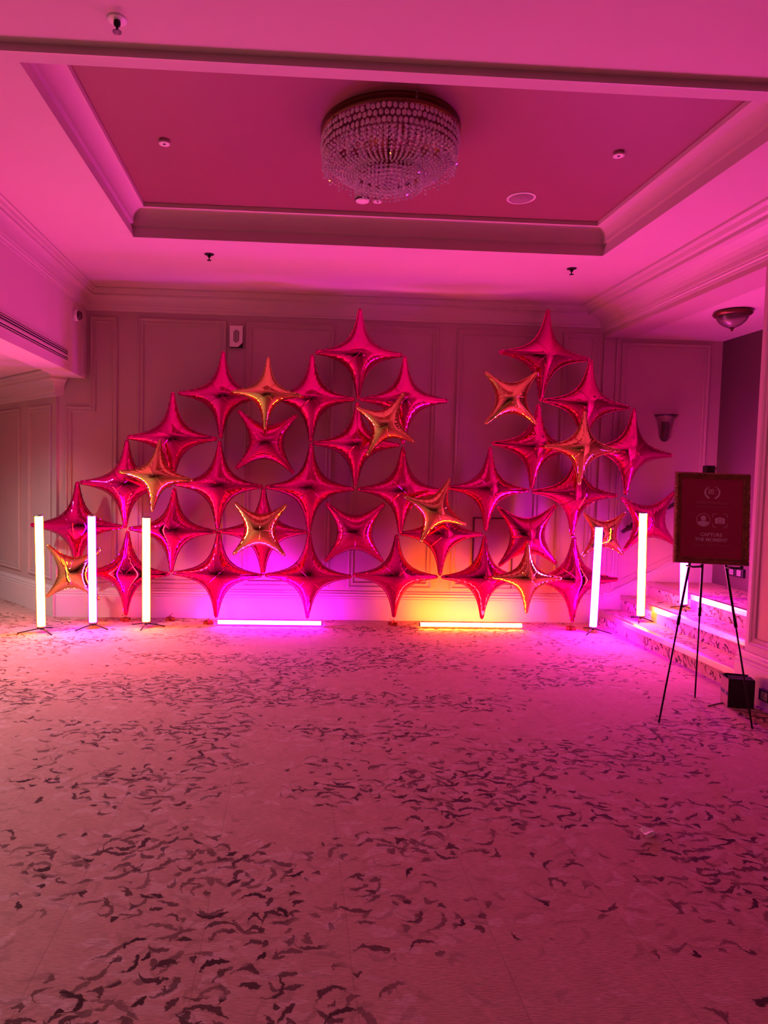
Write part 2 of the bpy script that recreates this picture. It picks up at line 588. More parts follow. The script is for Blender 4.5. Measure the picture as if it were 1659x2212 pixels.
# --- ceilings
CX0, CX1, CY0, CY1 = -1.193, 2.394, 3.055, 5.186       # coffer opening at the ceiling plane
mc = MB()
mc.box(XL, CX0 - 0.03, YS, YB, CZ, 3.6).box(CX1 + 0.03, XR, YS, YB, CZ, 3.6)
mc.box(CX0 - 0.03, CX1 + 0.03, CY1 + 0.03, YB, CZ, 3.6).box(CX0 - 0.03, CX1 + 0.03, YS, CY0 - 0.03, CZ, 3.6)
ce = struct('ceiling', mc, 'ceil', 'pink lit main ceiling around the coffer', 'ceiling')
# coffer lining: fascia leaning outwards, ledge, quarter-round cove, small upstand
prof = [(0.0, CZ - 0.002), (-0.014, 3.282), (-0.013, 3.286), (0.006, 3.288), (0.006, 3.302)]
for i in range(11):
    a = pi / 2 * i / 10
    prof.append((0.006 + 0.085 * (1 - cos(a)), 3.305 + 0.085 * sin(a)))
prof += [(0.092, KZ + 0.02), (-0.06, KZ + 0.02), (-0.06, CZ)]
MB().sweep([(CX0, CY0), (CX1, CY0), (CX1, CY1), (CX0, CY1)], prof, True).build('coffer_moulding', M['ceil'], ce)
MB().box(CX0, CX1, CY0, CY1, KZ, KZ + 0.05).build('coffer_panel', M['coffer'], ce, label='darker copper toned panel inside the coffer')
struct('ceiling_near', MB().box(-2.0, 3.15, Y0, YS, NZ, 3.6), 'ceil', 'slightly higher ceiling over the viewer', 'ceiling')


# --- mouldings
def crown_prof(pr, h):
    p = [(0, 0), (0.012, 0), (0.016, 0.018), (0.03, 0.022), (0.03, 0.036), (0.036, 0.042)]
    for i in range(7):
        a = pi / 2 * i / 6
        p.append((0.036 + (pr * 0.66 - 0.036) * (1 - cos(a)), 0.042 + (h * 0.66 - 0.042) * sin(a)))
    p += [(pr * 0.70, h * 0.66), (pr * 0.70, h * 0.76), (pr * 0.80, h * 0.80), (pr * 0.86, h * 0.90), (pr, h * 0.93), (pr, h), (0, h)]
    return p


def crown(name, path, pr, h, ztop, label, m='trim'):
    p = [(o, ztop - h + z) for o, z in crown_prof(pr, h)]
    return struct(name, MB().sweep(path, p), m, label, 'moulding')


crown('trim_1', [(XR, YB), (XL, YB), (XL, Y0)], 0.135, 0.20, CZ, 'crown moulding along the back and left walls')
crown('trim_2', [(XR, Y0), (XR, YB)], 0.285, 0.25, CZ, 'deep crown moulding above the right wall and stair opening')
crown('trim_3', [A0 - an * 0.06, A0, A1], 0.16, 0.235, BZ - 0.005, 'white crown moulding of the left bay')
struct('trim_4', MB().box(XL, XR, YS - 0.006, YS, CZ - 0.001, NZ), 'trim', 'thin shadowed step between the two ceilings', 'moulding')
BASE = [(0, 0), (0.032, 0), (0.032, 0.215), (0.027, 0.222), (0.030, 0.228), (0.030, 0.238), (0.020, 0.246), (0.024, 0.255), (0.024, 0.265), (0.012, 0.276), (0.010, 0.288), (0, 0.290)]
struct('baseboard_back', MB().sweep([(3.255, YB), (-2.27, YB)], BASE), 'trim', 'tall moulded skirting below the back wall', 'baseboard')
struct('baseboard_left', MB().sweep([A0 + ad * 0.0, A1], [(o, z * 1.02) for o, z in BASE]), 'trim', 'tall skirting of the angled bay wall', 'baseboard')
struct('baseboard_right', MB().sweep([(XR, Y0), (XR, 4.445)], [(o * 1.1, z * 1.11) for o, z in BASE]), 'trim', 'tall moulded skirting of the right wall', 'baseboard')
# skirting climbing beside the stairs (polygon with moulded top)
slope = 0.145 / 0.27
sk = MB()
for d, lo in ((0.030, 0.0), (0.022, -0.022), (0.028, -0.034)):
    pass
for d, off in ((0.026, 0.0), (0.034, -0.012), (0.020, 0.022)):
    z = lambda x: 0.29 + off + max(0.0, x - 3.33) * slope
    wdt = 0.6 if off == 0.0 else 0.020
    xs = [3.255, 3.33, 4.40]
    poly = [(x, z(x)) for x in xs] + [(x, max(0.0, z(x) - wdt)) for x in xs[::-1]]
    sk.prism(poly, 0, d, Mx((0, YB, 0), (1, 0, 0), (0, 0, 1), (0, -1, 0)))
struct('baseboard_stair', sk, 'trim', 'skirting climbing the wall beside the stairs', 'baseboard')

# --- stairs up to the right
st = thing('stairs', 'three carpeted steps with metal nosings rising to the right', 'stairs', (3.18, 5.4, 0), kind='structure')
RISE, RUN = 0.145, 0.272
for i in range(3):
    x = i * RUN
    s = MB().box(x + 0.004, x + RUN + (0.0 if i < 2 else 0.67), -1.20, 1.288, i * RISE if i else 0.0, (i + 1) * RISE).build('step', M['carpet'], st)
    MB().add([(x, -1.2, i * RISE), (x, 1.288, i * RISE), (x, 1.288, (i + 1) * RISE - 0.004), (x, -1.2, (i + 1) * RISE - 0.004)], [(0, 1, 2, 3)]).add(
        [(x + 0.0035, -1.2, i * RISE), (x + 0.0035, 1.288, i * RISE), (x + 0.0035, 1.288, (i + 1) * RISE - 0.004), (x + 0.0035, -1.2, (i + 1) * RISE - 0.004)], [(0, 3, 2, 1)]).build('riser', M['riser'], s)
    z = (i + 1) * RISE
    MB().sweep([(-1.2, 0), (1.285, 0)], [(0, x - 0.022), (0.006, x - 0.02), (0.006, x + 0.03), (-0.0, x + 0.045), (-0.004, x + 0.04), (-0.006, x - 0.004), (-0.040, x - 0.006), (-0.042, x - 0.020)],
               org=(0, 0, z + 0.001), U=(0, 1, 0), V=(0, 0, 1), N=(1, 0, 0)).build('nosing', M['nosing'], s)

# handrail on the wall above the stairs
hr = thing('handrail', 'dark wooden handrail on the wall above the stairs', 'handrail', (3.40, YB, 0.96))
MB().tube([(0.0, -0.07, -0.02), (0.02, -0.07, 0.0), (0.15, -0.07, 0.075), (0.9, -0.07, 0.075 + 0.75 * slope)], 0.020, 10).build('rail', M['wood'], hr)
for x in (0.10, 0.62):
    MB().tube([(x, 0.001, -0.03 + x * slope), (x, -0.05, -0.04 + x * slope), (x, -0.07, 0.03 + x * slope)], 0.009, 8).lathe(
        [(0.0, 0.0), (0.03, 0.0), (0.028, 0.008), (0.0, 0.012)], 16, Mx((x, 0.0, -0.03 + x * slope), (1, 0, 0), (0, 0, 1), (0, -1, 0))).build('bracket', M['black'], hr)


# ================================================================== TUBE LIGHTS
def half_tube(r, L, a0, a1, seg=14):
    """half cylinder along local z, closed at its chord"""
    mb = MB()
    pts = [(r * cos(a0 + (a1 - a0) * i / seg), r * sin(a0 + (a1 - a0) * i / seg)) for i in range(seg + 1)]
    mb.prism(pts, 0, L)
    mb.s = [False, False] + [True] * seg + [False]
    return mb


def vertical_tube(base, top, colour, label, group, feet, power=''):
    """slim led tube on a small tripod; the glowing half faces the room, the back half is housing"""
    b, t = Vector(base), Vector(top)
    zax = (t - b).normalized()
    xax = (Vector((1, 0, 0)) - zax * zax.x).normalized()
    yax = zax.cross(xax)
    tl = thing('tube_light', label, 'lamp', group=group, mtx=Mx(b, xax, yax, zax))
    r = 0.034
    foot = 0.055
    L = (t - b).length - foot - 0.012
    up = Matrix.Translation((0, 0, foot))
    hb = half_tube(r * 0.98, L, 0, pi)
    o = hb.build('housing', M['dark'], tl)
    o.location = (0, 0, foot)
    df = half_tube(r, L, pi, 2 * pi)
    o = df.build('diffuser', M[colour + power], tl)
    o.location = (0, -0.0005, foot)
    sl = MB().lathe([(r * 1.2, 0.0), (r * 1.2, L)], 18, None, pi, 2 * pi, cap=False)  # glowing shell added for the coloured bloom round the tube
    o = sl.build('bloom_shell', M[colour + '_bloom'], tl)
    o.location = (0, 0, foot)
    for z in (foot - 0.010, foot + L):
        MB().lathe([(0, 0), (r * 1.15, 0), (r * 1.15, 0.012), (r * 1.0, 0.014), (0, 0.014)], 20, Matrix.Translation((0, 0, z - (0.002 if z > foot else 0)))).build('end_cap', M['alu'], tl)
    MB().lathe([(0, 0.026), (0.012, 0.026), (0.014, 0.034), (0.014, 0.046), (0, 0.046)], 12).build('hub', M['black'], tl)
    for a, ln in feet:
        e = Vector((cos(a) * ln, sin(a) * ln, 0.0))
        w = Matrix(((xax.x, yax.x, zax.x), (xax.y, yax.y, zax.y), (xax.z, yax.z, zax.z))).transposed()
        e = w @ Vector((e.x, e.y, 0.006))
        MB().tube([(0, 0, 0.036), (e.x * 0.15, e.y * 0.15, 0.036), e], 0.0055, 8).build('leg', M['black'], tl)
    return tl


def seen(px, py, z):
    return P(px, py, Z=z)


def tube_at(px0, py0, px1, py1, z0):
    b = P(px0, py0, Z=z0)
    t = P(px1, py1, Y=b.y)
    return b, t


F1 = [(radians(200), 0.20), (radians(318), 0.17), (radians(80), 0.18)]
F2 = [(radians(228), 0.18), (radians(335), 0.17), (radians(95), 0.17)]
F3 = [(radians(262), 0.15), (radians(10), 0.17), (radians(150), 0.17)]
b, t = tube_at(90, 1366, 84, 1112, 0)
vertical_tube(b, t, 'orange', 'orange tube light leftmost, standing before the angled bay wall', 'upright tube lights', F1)
b, t = tube_at(201, 1357, 198, 1112, 0)
vertical_tube(b, t, 'magenta', 'magenta tube light standing between the two orange ones on the left', 'upright tube lights', F2, '_soft')
b, t = tube_at(316, 1355, 316, 1116, 0)
vertical_tube(b, t, 'orange', 'orange tube light third from the left, beside the leftmost floor bar', 'upright tube lights', F3)
b, t = tube_at(1280, 1366, 1294, 1136, 0)
vertical_tube(b, t, 'magenta', 'magenta tube light on the carpet at the foot of the stairs', 'upright tube lights', F2, '_strong')
b, t = tube_at(1383, 1342, 1389, 1106, RISE)
vertical_tube(b, t, 'orange', 'orange tube light standing on the lowest stair', 'upright tube lights', [(radians(235), 0.13), (radians(340), 0.11), (radians(95), 0.15)], '')
b = P(1476, 1318, Z=2 * RISE)
t = b + Vector((-0.03, 0.02, 0.985))
vertical_tube(b, t, 'magenta', 'magenta tube light on the second stair, mostly behind the easel sign', 'upright tube lights', [(radians(250), 0.11), (radians(10), 0.10), (radians(120), 0.12)], '_soft')


def floor_bar(x0, x1, y, colour, label):
    tl = thing('floor_light_bar', label, 'lamp', ((x0 + x1) / 2, y, 0), group='light bars lying on the floor')
    L = x1 - x0
    ax = Mx((-L / 2, 0, 0.034), (0, 1, 0), (0, 0, 1), (1, 0, 0))
    r = 0.020
    mb = half_tube(r, L, radians(-42), radians(222), 20)
    o = mb.build('diffuser', M[colour + '_soft'], tl)
    o.matrix_local = ax
    mb = MB().box(-L / 2, L / 2, -0.016, 0.016, 0.010, 0.0195)
    mb.build('housing', M['alu'], tl)
    for s in (-1, 1):
        MB().lathe([(0, 0), (r * 1.12, 0), (r * 1.12, 0.012), (0, 0.012)], 18, Mx((s * L / 2 + (0 if s > 0 else -0.012), 0, 0.033), (0, 1, 0), (0, 0, 1), (1, 0, 0))).build('end_cap', M['alu'], tl)
    for s in (-0.7, 0.6):
        MB().box(s * L / 2 - 0.012, s * L / 2 + 0.012, -0.03, 0.03, 0.0, 0.011).build('foot', M['alu'], tl)


floor_bar(-0.645, 0.338, 6.37, 'magenta', 'magenta light bar lying on the carpet below the star wall')
floor_bar(1.30, 2.295, 6.37, 'orange', 'orange light bar lying on the carpet below the star wall')

# ================================================================== STAR BALLOONS
KH, CH = 0.13, 0.1853


def star_mesh(name, m, seed, kappa, wr):
    """unit four-point foil star (tips at 1) lying in the local x-z plane, pillowed along y"""
    rnd = random.Random(seed)
    q = []                                     # boundary, one quarter from +x to +z
    xs = [1.0, 0.985, 0.965, 0.94, 0.91, 0.87, 0.83, 0.79, 0.745, 0.70, 0.655, 0.61, 0.565, 0.52, 0.48, 0.44, 0.40, 0.365, 0.335, 0.305, 0.28]
    for x in xs:
        q.append((x, CH / (x + KH) - KH))
    mid = sqrt(CH) - KH
    quarter = [(1.0, 0.0)] + q + [(mid, mid)] + [(z, x) for x, z in q[::-1]]
    bd = []
    for k in range(4):
        c, s = (1, 0, -1, 0)[k], (0, 1, 0, -1)[k]
        bd += [(x * c - z * s, x * s + z * c) for x, z in quarter]
    n = len(bd)
    # seam puckers
    ph = [0.0] * n
    for i in range(n):
        ph[i] = 0.5 + 0.5 * sin(i * 1.9 + 1.3 * sin(i * 0.37 + seed)) * (0.5 + 0.5 * rnd.random())
    rings = 26
    R2 = sqrt(2.0)

    def height(x, z, d_edge, p):
        fs = []
        for sx, sz in ((1, 1), (-1, 1), (-1, -1), (1, -1)):
            pp, qq = (sx * x + sz * z) / R2, (sx * x - sz * z) / R2
            fs.append(max(1e-6, sqrt(2 * CH + qq * qq) - KH * R2 - pp))
        sm = sum((fs[i] * fs[(i + 1) % 4]) ** -2 for i in range(4))
        h = kappa * sm ** -0.25
        tipd = 1 - max(abs(x), abs(z))
        h *= sqrt(min(1.0, max(0.0, tipd) / 0.03))
        mf = min(fs)
        h *= 1 - wr * math.exp(-mf / 0.055) * p
        return h

    vs, fs = [], []
    for side in (-1, 1):
        o = len(vs)
        vs.append((0, side * height(0, 0, 1, 0), 0))
        for j in range(1, rings + 1):
            t = j / rings
            s = 1 - (1 - t) ** 1.9
            for i in range(n):
                x, z = bd[i][0] * s, bd[i][1] * s
                y = 0.0 if j == rings else side * height(x, z, 1 - s, ph[i])
                vs.append((x, y, z))
        for i in range(n):
            i2 = (i + 1) % n
            fs.append((o, o + 1 + i, o + 1 + i2) if side < 0 else (o, o + 1 + i2, o + 1 + i))
            for j in range(rings - 1):
                a, b_ = o + 1 + j * n + i, o + 1 + j * n + i2
                c, d = a + n, b_ + n
                fs.append((a, c, d, b_) if side < 0 else (a, b_, d, c))
    mb = MB().add(vs, fs, True)
    me = bpy.data.meshes.new(name)
    me.from_pydata(mb.v, [], mb.f)
    bm = bmesh.new()
    bm.from_mesh(me)
    bmesh.ops.remove_doubles(bm, verts=bm.verts, dist=1e-5)
    bmesh.ops.recalc_face_normals(bm, faces=bm.faces)
    bm.to_mesh(me)
    bm.free()
    me.polygons.foreach_set('use_smooth', [True] * len(me.polygons))
    me.materials.append(m)
    # welded flat seam round the outline
    sv, sf = [], []
    for i in range(n):
        a, b_ = Vector(bd[i - 1]), Vector(bd[(i + 1) % n])
        d = (b_ - a).normalized()
        nn = Vector((d.y, -d.x))
        e = Vector(bd[i]) + nn * (0.011 + 0.004 * ph[i])
        wob = 0.006 * (ph[i] - 0.5)
        c = Vector(bd[i])
        sv += [(c.x, -0.002, c.y), (e.x, -0.002 + wob, e.y), (e.x, 0.002 + wob, e.y), (c.x, 0.002, c.y)]
    for i in range(n):
        j = (i + 1) % n
        for e in range(4):
            sf.append((i * 4 + e, i * 4 + (e + 1) % 4, j * 4 + (e + 1) % 4, j * 4 + e))
    sme = MB().add(sv, sf, False).mesh(name + '_seam', m)
    return me, sme


def tab_mesh(m):
    """crumpled flat foil tail at a tip, pointing +x from x = 1"""
    mb = MB()
    rows = [(0.935, 0.036, 0.004), (0.965, 0.026, 0.003), (0.99, 0.021, 0.003), (1.012, 0.026, 0.0025), (1.03, 0.030, 0.002)]
    vs = []
    for k, (x, w_, t) in enumerate(rows):
        o = 0.006 * sin(k * 2.1)
        vs += [(x, -t + o, -w_), (x, -t - o, 0), (x, -t + o, w_), (x, t + o, w_), (x, t - o, 0), (x, t + o, -w_)]
    fs = []
    for k in range(len(rows) - 1):
        for e in range(6):
            fs.append((k * 6 + e, k * 6 + (e + 1) % 6, (k + 1) * 6 + (e + 1) % 6, (k + 1) * 6 + e))
    fs += [(0, 1, 2, 3, 4, 5)[::-1], tuple((len(rows) - 1) * 6 + e for e in range(6))]
    return mb.add(vs, fs, False).mesh('tab', m)


PINK = [star_mesh('foil_body', M['pinkfoil'], 3 + i, 1.02, 0.30) for i in range(3)]
GOLD = [star_mesh('foil_body', M['goldfoil'], 13 + i, 1.02, 0.32) for i in range(2)]
TAB = {'pink': tab_mesh(M['pinkfoil']), 'gold': tab_mesh(M['goldfoil'])}
_cnt = {'pink': 0, 'gold': 0}


def balloon(kind, tips, y, label, group):
    """tips: photo pixels of four tips going round (top, right, bottom, left) seen on the plane Y = y"""
    T = [P(px, py, Y=y) for px, py in tips]
    c = sum(T, Vector()) / 4
    c.y += (0, -0.024, 0.016, -0.008, 0.024, -0.016, 0.008)[(_cnt['pink'] * 2 + _cnt['gold']) % 7]      # tips are tied one over the other
    A = (T[1] - T[3]) / 2
    B = (T[0] - T[2]) / 2
    ang = (atan2(A.z, A.x) + atan2(-B.x, B.z)) / 2
    sx, sz = A.length, B.length
    sx, sz = (sx * 0.72 + sz * 0.28) * 0.968, (sz * 0.72 + sx * 0.28) * 0.968
    i = _cnt[kind]
    _cnt[kind] += 1
    src = PINK[i % 3] if kind == 'pink' else GOLD[i % 2]
    rnd = random.Random(i * 7 + (100 if kind == 'gold' else 0))
    yaw, pit = rnd.uniform(-0.05, 0.05), rnd.uniform(-0.03, 0.03)
    if kind == 'gold':
        yaw, pit = yaw * 1.6, pit * 2.0
    o = thing('star_balloon', label, 'balloon', group=group)
    o.rotation_mode = 'XYZ'
    o.matrix_world = (Matrix.Translation(c) @ Matrix.Rotation(yaw, 4, 'Z') @ Matrix.Rotation(pit, 4, 'X') @ Matrix.Rotation(-ang, 4, 'Y')
                      @ Matrix.Diagonal((sx, (sx + sz) / 2, sz, 1)))
    body = link('foil_body', src[0], o)
    link('seam', src[1], body)
    for k in range(4):
        link('tab', TAB[kind], o, mtx=Matrix.Rotation(k * pi / 2, 4, 'Y'))
    return o


YP = 6.50
gp = 'pink foil stars of the balloon wall'
gg = 'gold foil stars on the balloon wall'


def std(cx, cy, hw=97, hh=98, lean=2):
    """four tips of an upright star from its centre"""
    return [(cx + lean, cy - hh), (cx + hw, cy + 3), (cx - lean - 1, cy + hh - 3), (cx - hw, cy - 3)]


pinks = [
    # peak and upper row
    ([(778, 664), (872, 768), (772, 860), (680, 765)], 'pink star at the peak of the balloon wall, left of the empty gap'),
    ([(1190, 665), (1275, 775), (1165, 865), (1078, 765)], 'topmost pink star of the right hand tower'),
    ([(481, 758), (577, 858), (475, 945), (382, 849)], 'pink star below the wall speaker, left of the highest gold star'),
    ([(674, 766), (769, 862), (670, 955), (578, 858)], 'pink star left under the peak star, touching the highest gold star'),
    ([(874, 768), (966, 868), (870, 960), (776, 863)], 'pink star right under the peak star, behind a tilted gold star'),
    ([(1277, 778), (1362, 880), (1256, 968), (1168, 866)], 'second highest pink star of the right hand tower, above a gold star'),
    # row at two thirds
    ([(375, 846), (468, 947), (374, 1048), (275, 944)], 'pink star above the upright gold star on the left slope'),
    ([(772, 870), (866, 962), (769, 1050), (672, 955)], 'pink star under the meeting tips of the stars below the peak'),
    ([(1164, 870), (1258, 975), (1146, 1050), (1060, 963)], 'pink star right below the square gold star, left of the upright gold one'),
    ([(1367, 881), (1463, 983), (1345, 1069), (1278, 968)], 'rightmost pink star of the tower, beside the wall sconce'),
    # middle row
    ([(273, 949), (371, 1050), (272, 1140), (170, 1041)], 'pink star behind the upright gold star, second up the left slope'),
    ([(473, 953), (570, 1051), (470, 1145), (378, 1043)], 'pink star under the junction left of the highest diagonal pink star'),
    ([(670, 958), (768, 1057), (668, 1150), (572, 1050)], 'pink star in the middle of the wall, right of the diagonal pink one'),
    ([(868, 965), (966, 1063), (862, 1152), (771, 1057)], 'pink star above the tilted gold star of the lower middle'),
    ([(1057, 962), (1144, 1061), (1047, 1146), (968, 1056)], 'pink star at the foot of the empty gap, right of the tilted gold star'),
    ([(1248, 975), (1341, 1071), (1234, 1156), (1147, 1062)], 'pink star right under the upright gold star of the tower'),
    # lower row
    ([(168, 1039), (267, 1140), (165, 1228), (60, 1138)], 'leftmost pink star, behind the two outer tube lights'),
    ([(376, 1055), (468, 1150), (372, 1236), (276, 1140)], 'pink star right of the third tube light'),
    ([(570, 1052), (665, 1150), (568, 1241), (472, 1148)], 'pink star directly behind the square gold star over the magenta bar'),
    ([(957, 1065), (1042, 1152), (950, 1244), (860, 1152)], 'pink star half hidden behind the tilted gold star above the orange bar'),
    # bottom row
    ([(273, 1145), (370, 1241), (271, 1328), (184, 1236)], 'pink star of the bottom row between two tube lights'),
    ([(470, 1148), (569, 1243), (465, 1334), (374, 1237)], 'pink star above the left end of the magenta floor bar'),
    ([(668, 1151), (761, 1246), (664, 1337), (571, 1243)], 'pink star above the right end of the magenta floor bar'),
    ([(858, 1154), (950, 1247), (849, 1332), (761, 1246)], 'pink star of the bottom row between the two floor bars'),
    ([(1047, 1156), (1136, 1250), (1041, 1336), (952, 1248)], 'pink star above the middle of the orange floor bar'),
    ([(1235, 1159), (1338, 1254), (1233, 1338), (1136, 1250)], 'pink star of the bottom row beside the foot of the stairs'),
]
for tips, lab in pinks:
    balloon('pink', tips, YP, lab, gp)
# diagonal pink stars filling the round gaps: (top right, bottom right, bottom left, top left)
for tips, dy, lab in (
    ([(641, 899), (637, 1022), (509, 1012), (513, 885)], 0.0, 'pink star turned diagonal, below the highest gold star'),
    ([(830, 1086), (827, 1214), (701, 1213), (704, 1086)], 0.0, 'pink star turned diagonal in the middle, right of the magenta glow'),
    ([(1201, 1091), (1207, 1219), (1074, 1220), (1074, 1097)], 0.0, 'pink star turned diagonal, above the low gold star'),
    ([(1461, 1064), (1460, 1174), (1350, 1196), (1344, 1072)], -0.06, 'pink star turned diagonal behind the orange tube on the stair'),
):
    balloon('pink', tips, YP + dy, lab, gp)
for tips, dy, lab in (
    ([(579, 767), (650, 857), (574, 928), (500, 845)], -0.17, 'highest gold star, upright near the wall speaker'),
    ([(873, 848), (890, 953), (793, 990), (770, 877)], -0.24, 'tilted gold star under the peak, right of the middle'),
    ([(1162, 804), (1160, 917), (1047, 915), (1049, 804)], -0.15, 'square set gold star at the edge of the empty gap'),
    ([(1263, 888), (1340, 974), (1249, 1046), (1176, 966)], -0.20, 'upright gold star in the middle of the right hand tower'),
    ([(347, 949), (418, 1038), (329, 1104), (257, 1021)], -0.20, 'upright gold star on the left slope above the third tube light'),
    ([(619, 1088), (616, 1203), (503, 1197), (507, 1087)], -0.295, 'square set gold star before the magenta glow'),
    ([(971, 1032), (1008, 1136), (909, 1172), (871, 1071)], -0.24, 'tilted gold star above the orange floor bar'),
    ([(1142, 1173), (1216, 1250), (1139, 1326), (1065, 1247)], -0.20, 'lowest gold star, upright by the orange glow'),
    ([(225, 1184), (213, 1296), (104, 1288), (99, 1177)], -0.17, 'gold star between the two leftmost tube lights'),
    ([(1354, 1100), (1350, 1202), (1252, 1196), (1264, 1117)], -0.13, 'gold star behind the magenta tube at the stairs'),
):
    balloon('gold', tips, YP + dy, lab, gg)


# --- foil weights on the floor that hold the columns of stars
def star_prism(r0, r1, h):
    pts = [((r0 if i % 2 == 0 else r1) * cos(pi / 2 + i * pi / 5), (r0 if i % 2 == 0 else r1) * sin(pi / 2 + i * pi / 5)) for i in range(10)]
    mb = MB()
    n = 10
    vs = [(x, y, 0) for x, y in pts] + [(x * 1.02, y * 1.02, h * 0.7) for x, y in pts] + [(0, 0, h)] + [(0, 0, 0)]
    fs = [(i, (i + 1) % n, n + (i + 1) % n, n + i) for i in range(n)]
    fs += [(n + i, n + (i + 1) % n, 2 * n) for i in range(n)] + [((i + 1) % n, i, 2 * n + 1) for i in range(n)]
    return mb.add(vs, fs)


wsrc = None
for k, (px, py, rz, lab) in enumerate((
        (271, 1342, 0.3, 'star shaped foil weight under the bottom row star between two tubes'),
        (367, 1341, 1.0, 'star shaped foil weight on bare carpet right of the third tube light'),
        (450, 1348, 0.7, 'star shaped foil weight at the left end of the magenta bar'),
        (849, 1351, 0.1, 'star shaped foil weight between the two floor bars'),
        (1232, 1361, 0.5, 'star shaped foil weight beside the foot of the stairs'))):
    p = P(px, py, Z=0)
    if k == 0:
        wsrc = thing('balloon_weight', lab, 'weight', (p.x, p.y, 0), rz, 'foil balloon weights')
        star_prism(0.05, 0.024, 0.045).build('foil_block', M['rosefoil'], wsrc)
        MB().tube([(0, 0, 0.035), (0.008, 0.0, 0.048), (-0.006, 0.004, 0.058)], 0.006, 6, r1=0.003).add(
            [(-0.004, 0, 0.04), (0.035, 0.01, 0.07), (0.03, -0.012, 0.074), (-0.03, 0.012, 0.068), (-0.036, -0.008, 0.062)], [(0, 1, 2), (0, 3, 4)]).build('ribbon', M['rosefoil'], wsrc)
        wo = wsrc
    else:
        wo = copy_tree(wsrc)
        wo.location = (p.x, p.y, 0)
        wo.rotation_euler = (0, 0, rz)
        wo['label'] = lab

# ================================================================== CHANDELIER
ch = thing('chandelier', 'flush crystal basket chandelier under the coffer', 'chandelier', (0.536, 3.90, KZ))
RT = 0.385
MB().lathe([(0.05, 0.0), (RT + 0.006, 0.0), (RT + 0.01, -0.010), (RT, -0.024), (RT + 0.008, -0.030), (RT + 0.008, -0.045), (RT - 0.006, -0.05), (RT - 0.02, -0.045), (RT - 0.02, -0.01), (0.05, -0.006)], 72).build('ceiling_ring', M['brass'], ch)
MB().lathe([(0.185, -0.232), (0.195, -0.232), (0.198, -0.240), (0.195, -0.248), (0.185, -0.248), (0.182, -0.240), (0.185, -0.232)], 48, cap=False).build('lower_ring', M['brass'], ch)
MB().tube([(0, 0, -0.005), (0, 0, -0.24)], 0.012, 10).tube([(-0.185, 0, -0.24), (0.185, 0, -0.24)], 0.005, 6).tube([(0, -0.185, -0.24), (0, 0.185, -0.24)], 0.005, 6).build('stem', M['brass'], ch)
for a in range(6):
    q = radians(30 + 60 * a)
    MB().tube([(RT * cos(q), RT * sin(q), -0.03), (RT * 0.98 * cos(q), RT * 0.98 * sin(q), -0.075)], 0.007, 6).lathe(
        [(0, 0), (0.012, 0.006), (0.012, 0.014), (0, 0.02)], 10, Matrix.Translation((RT * 1.01 * cos(q), RT * 1.01 * sin(q), -0.05))).build('clip', M['brass'], ch)
for a in range(6):
    q = radians(60 * a)
    MB().lathe([(0, -0.02), (0.012, -0.02), (0.012, -0.06), (0.018, -0.085), (0.014, -0.11), (0, -0.12)], 10, Matrix.Translation((0.2 * cos(q), 0.2 * sin(q), 0))).build('bulb', M['frost'], ch)


def octa(mb, c, r, h, a=0.0, flat=1.0):
    """bipyramid bead with six facets"""
    vs = [Vector((0, 0, h))] + [Vector((r * cos(a + i * pi / 3) * 1.0, r * sin(a + i * pi / 3) * flat, 0.0)) for i in range(6)] + [Vector((0, 0, -h))]
    fs = [(0, 1 + i, 1 + (i + 1) % 6) for i in range(6)] + [(7, 1 + (i + 1) % 6, 1 + i) for i in range(6)]
    rot = Matrix.Rotation(random.uniform(-0.5, 0.5), 3, 'X') @ Matrix.Rotation(random.uniform(-0.5, 0.5), 3, 'Y')
    mb.add([Vector(c) + rot @ p for p in vs], fs)


# large octagonal plates of the upper tier, each its own part
pm = MB()
pr_ = []
for y, s in ((-0.006, 0.55), (-0.002, 1.0), (0.002, 1.0), (0.006, 0.55)):
    pr_.append([(0.0125 * s * cos(pi / 8 + i * pi / 4), y, 0.0155 * s * sin(pi / 8 + i * pi / 4)) for i in range(8)])
vs = [p for r_ in pr_ for p in r_]
fs = [tuple(range(8)), tuple(range(24, 32))[::-1]]
for k in range(3):
    fs += [(k * 8 + i, k * 8 + (i + 1) % 8, (k + 1) * 8 + (i + 1) % 8, (k + 1) * 8 + i) for i in range(8)]
plate = pm.add(vs, fs).mesh('crystal', M['crystal'])
NPL = 84
for tier, (rr, zz) in enumerate(((RT, -0.068), (RT + 0.002, -0.103), (RT - 0.004, -0.138))):
    for i in range(NPL):
        q = 2 * pi * (i + 0.5 * tier) / NPL + random.uniform(-0.008, 0.008)
        rot = Matrix.Rotation(q - pi / 2 + random.uniform(-0.35, 0.35), 4, 'Z') @ Matrix.Rotation(random.uniform(-0.15, 0.15), 4, 'X')
        link('crystal', plate, ch, mtx=Matrix.Translation((rr * cos(q), rr * sin(q), zz + random.uniform(-0.003, 0.003))) @ rot)
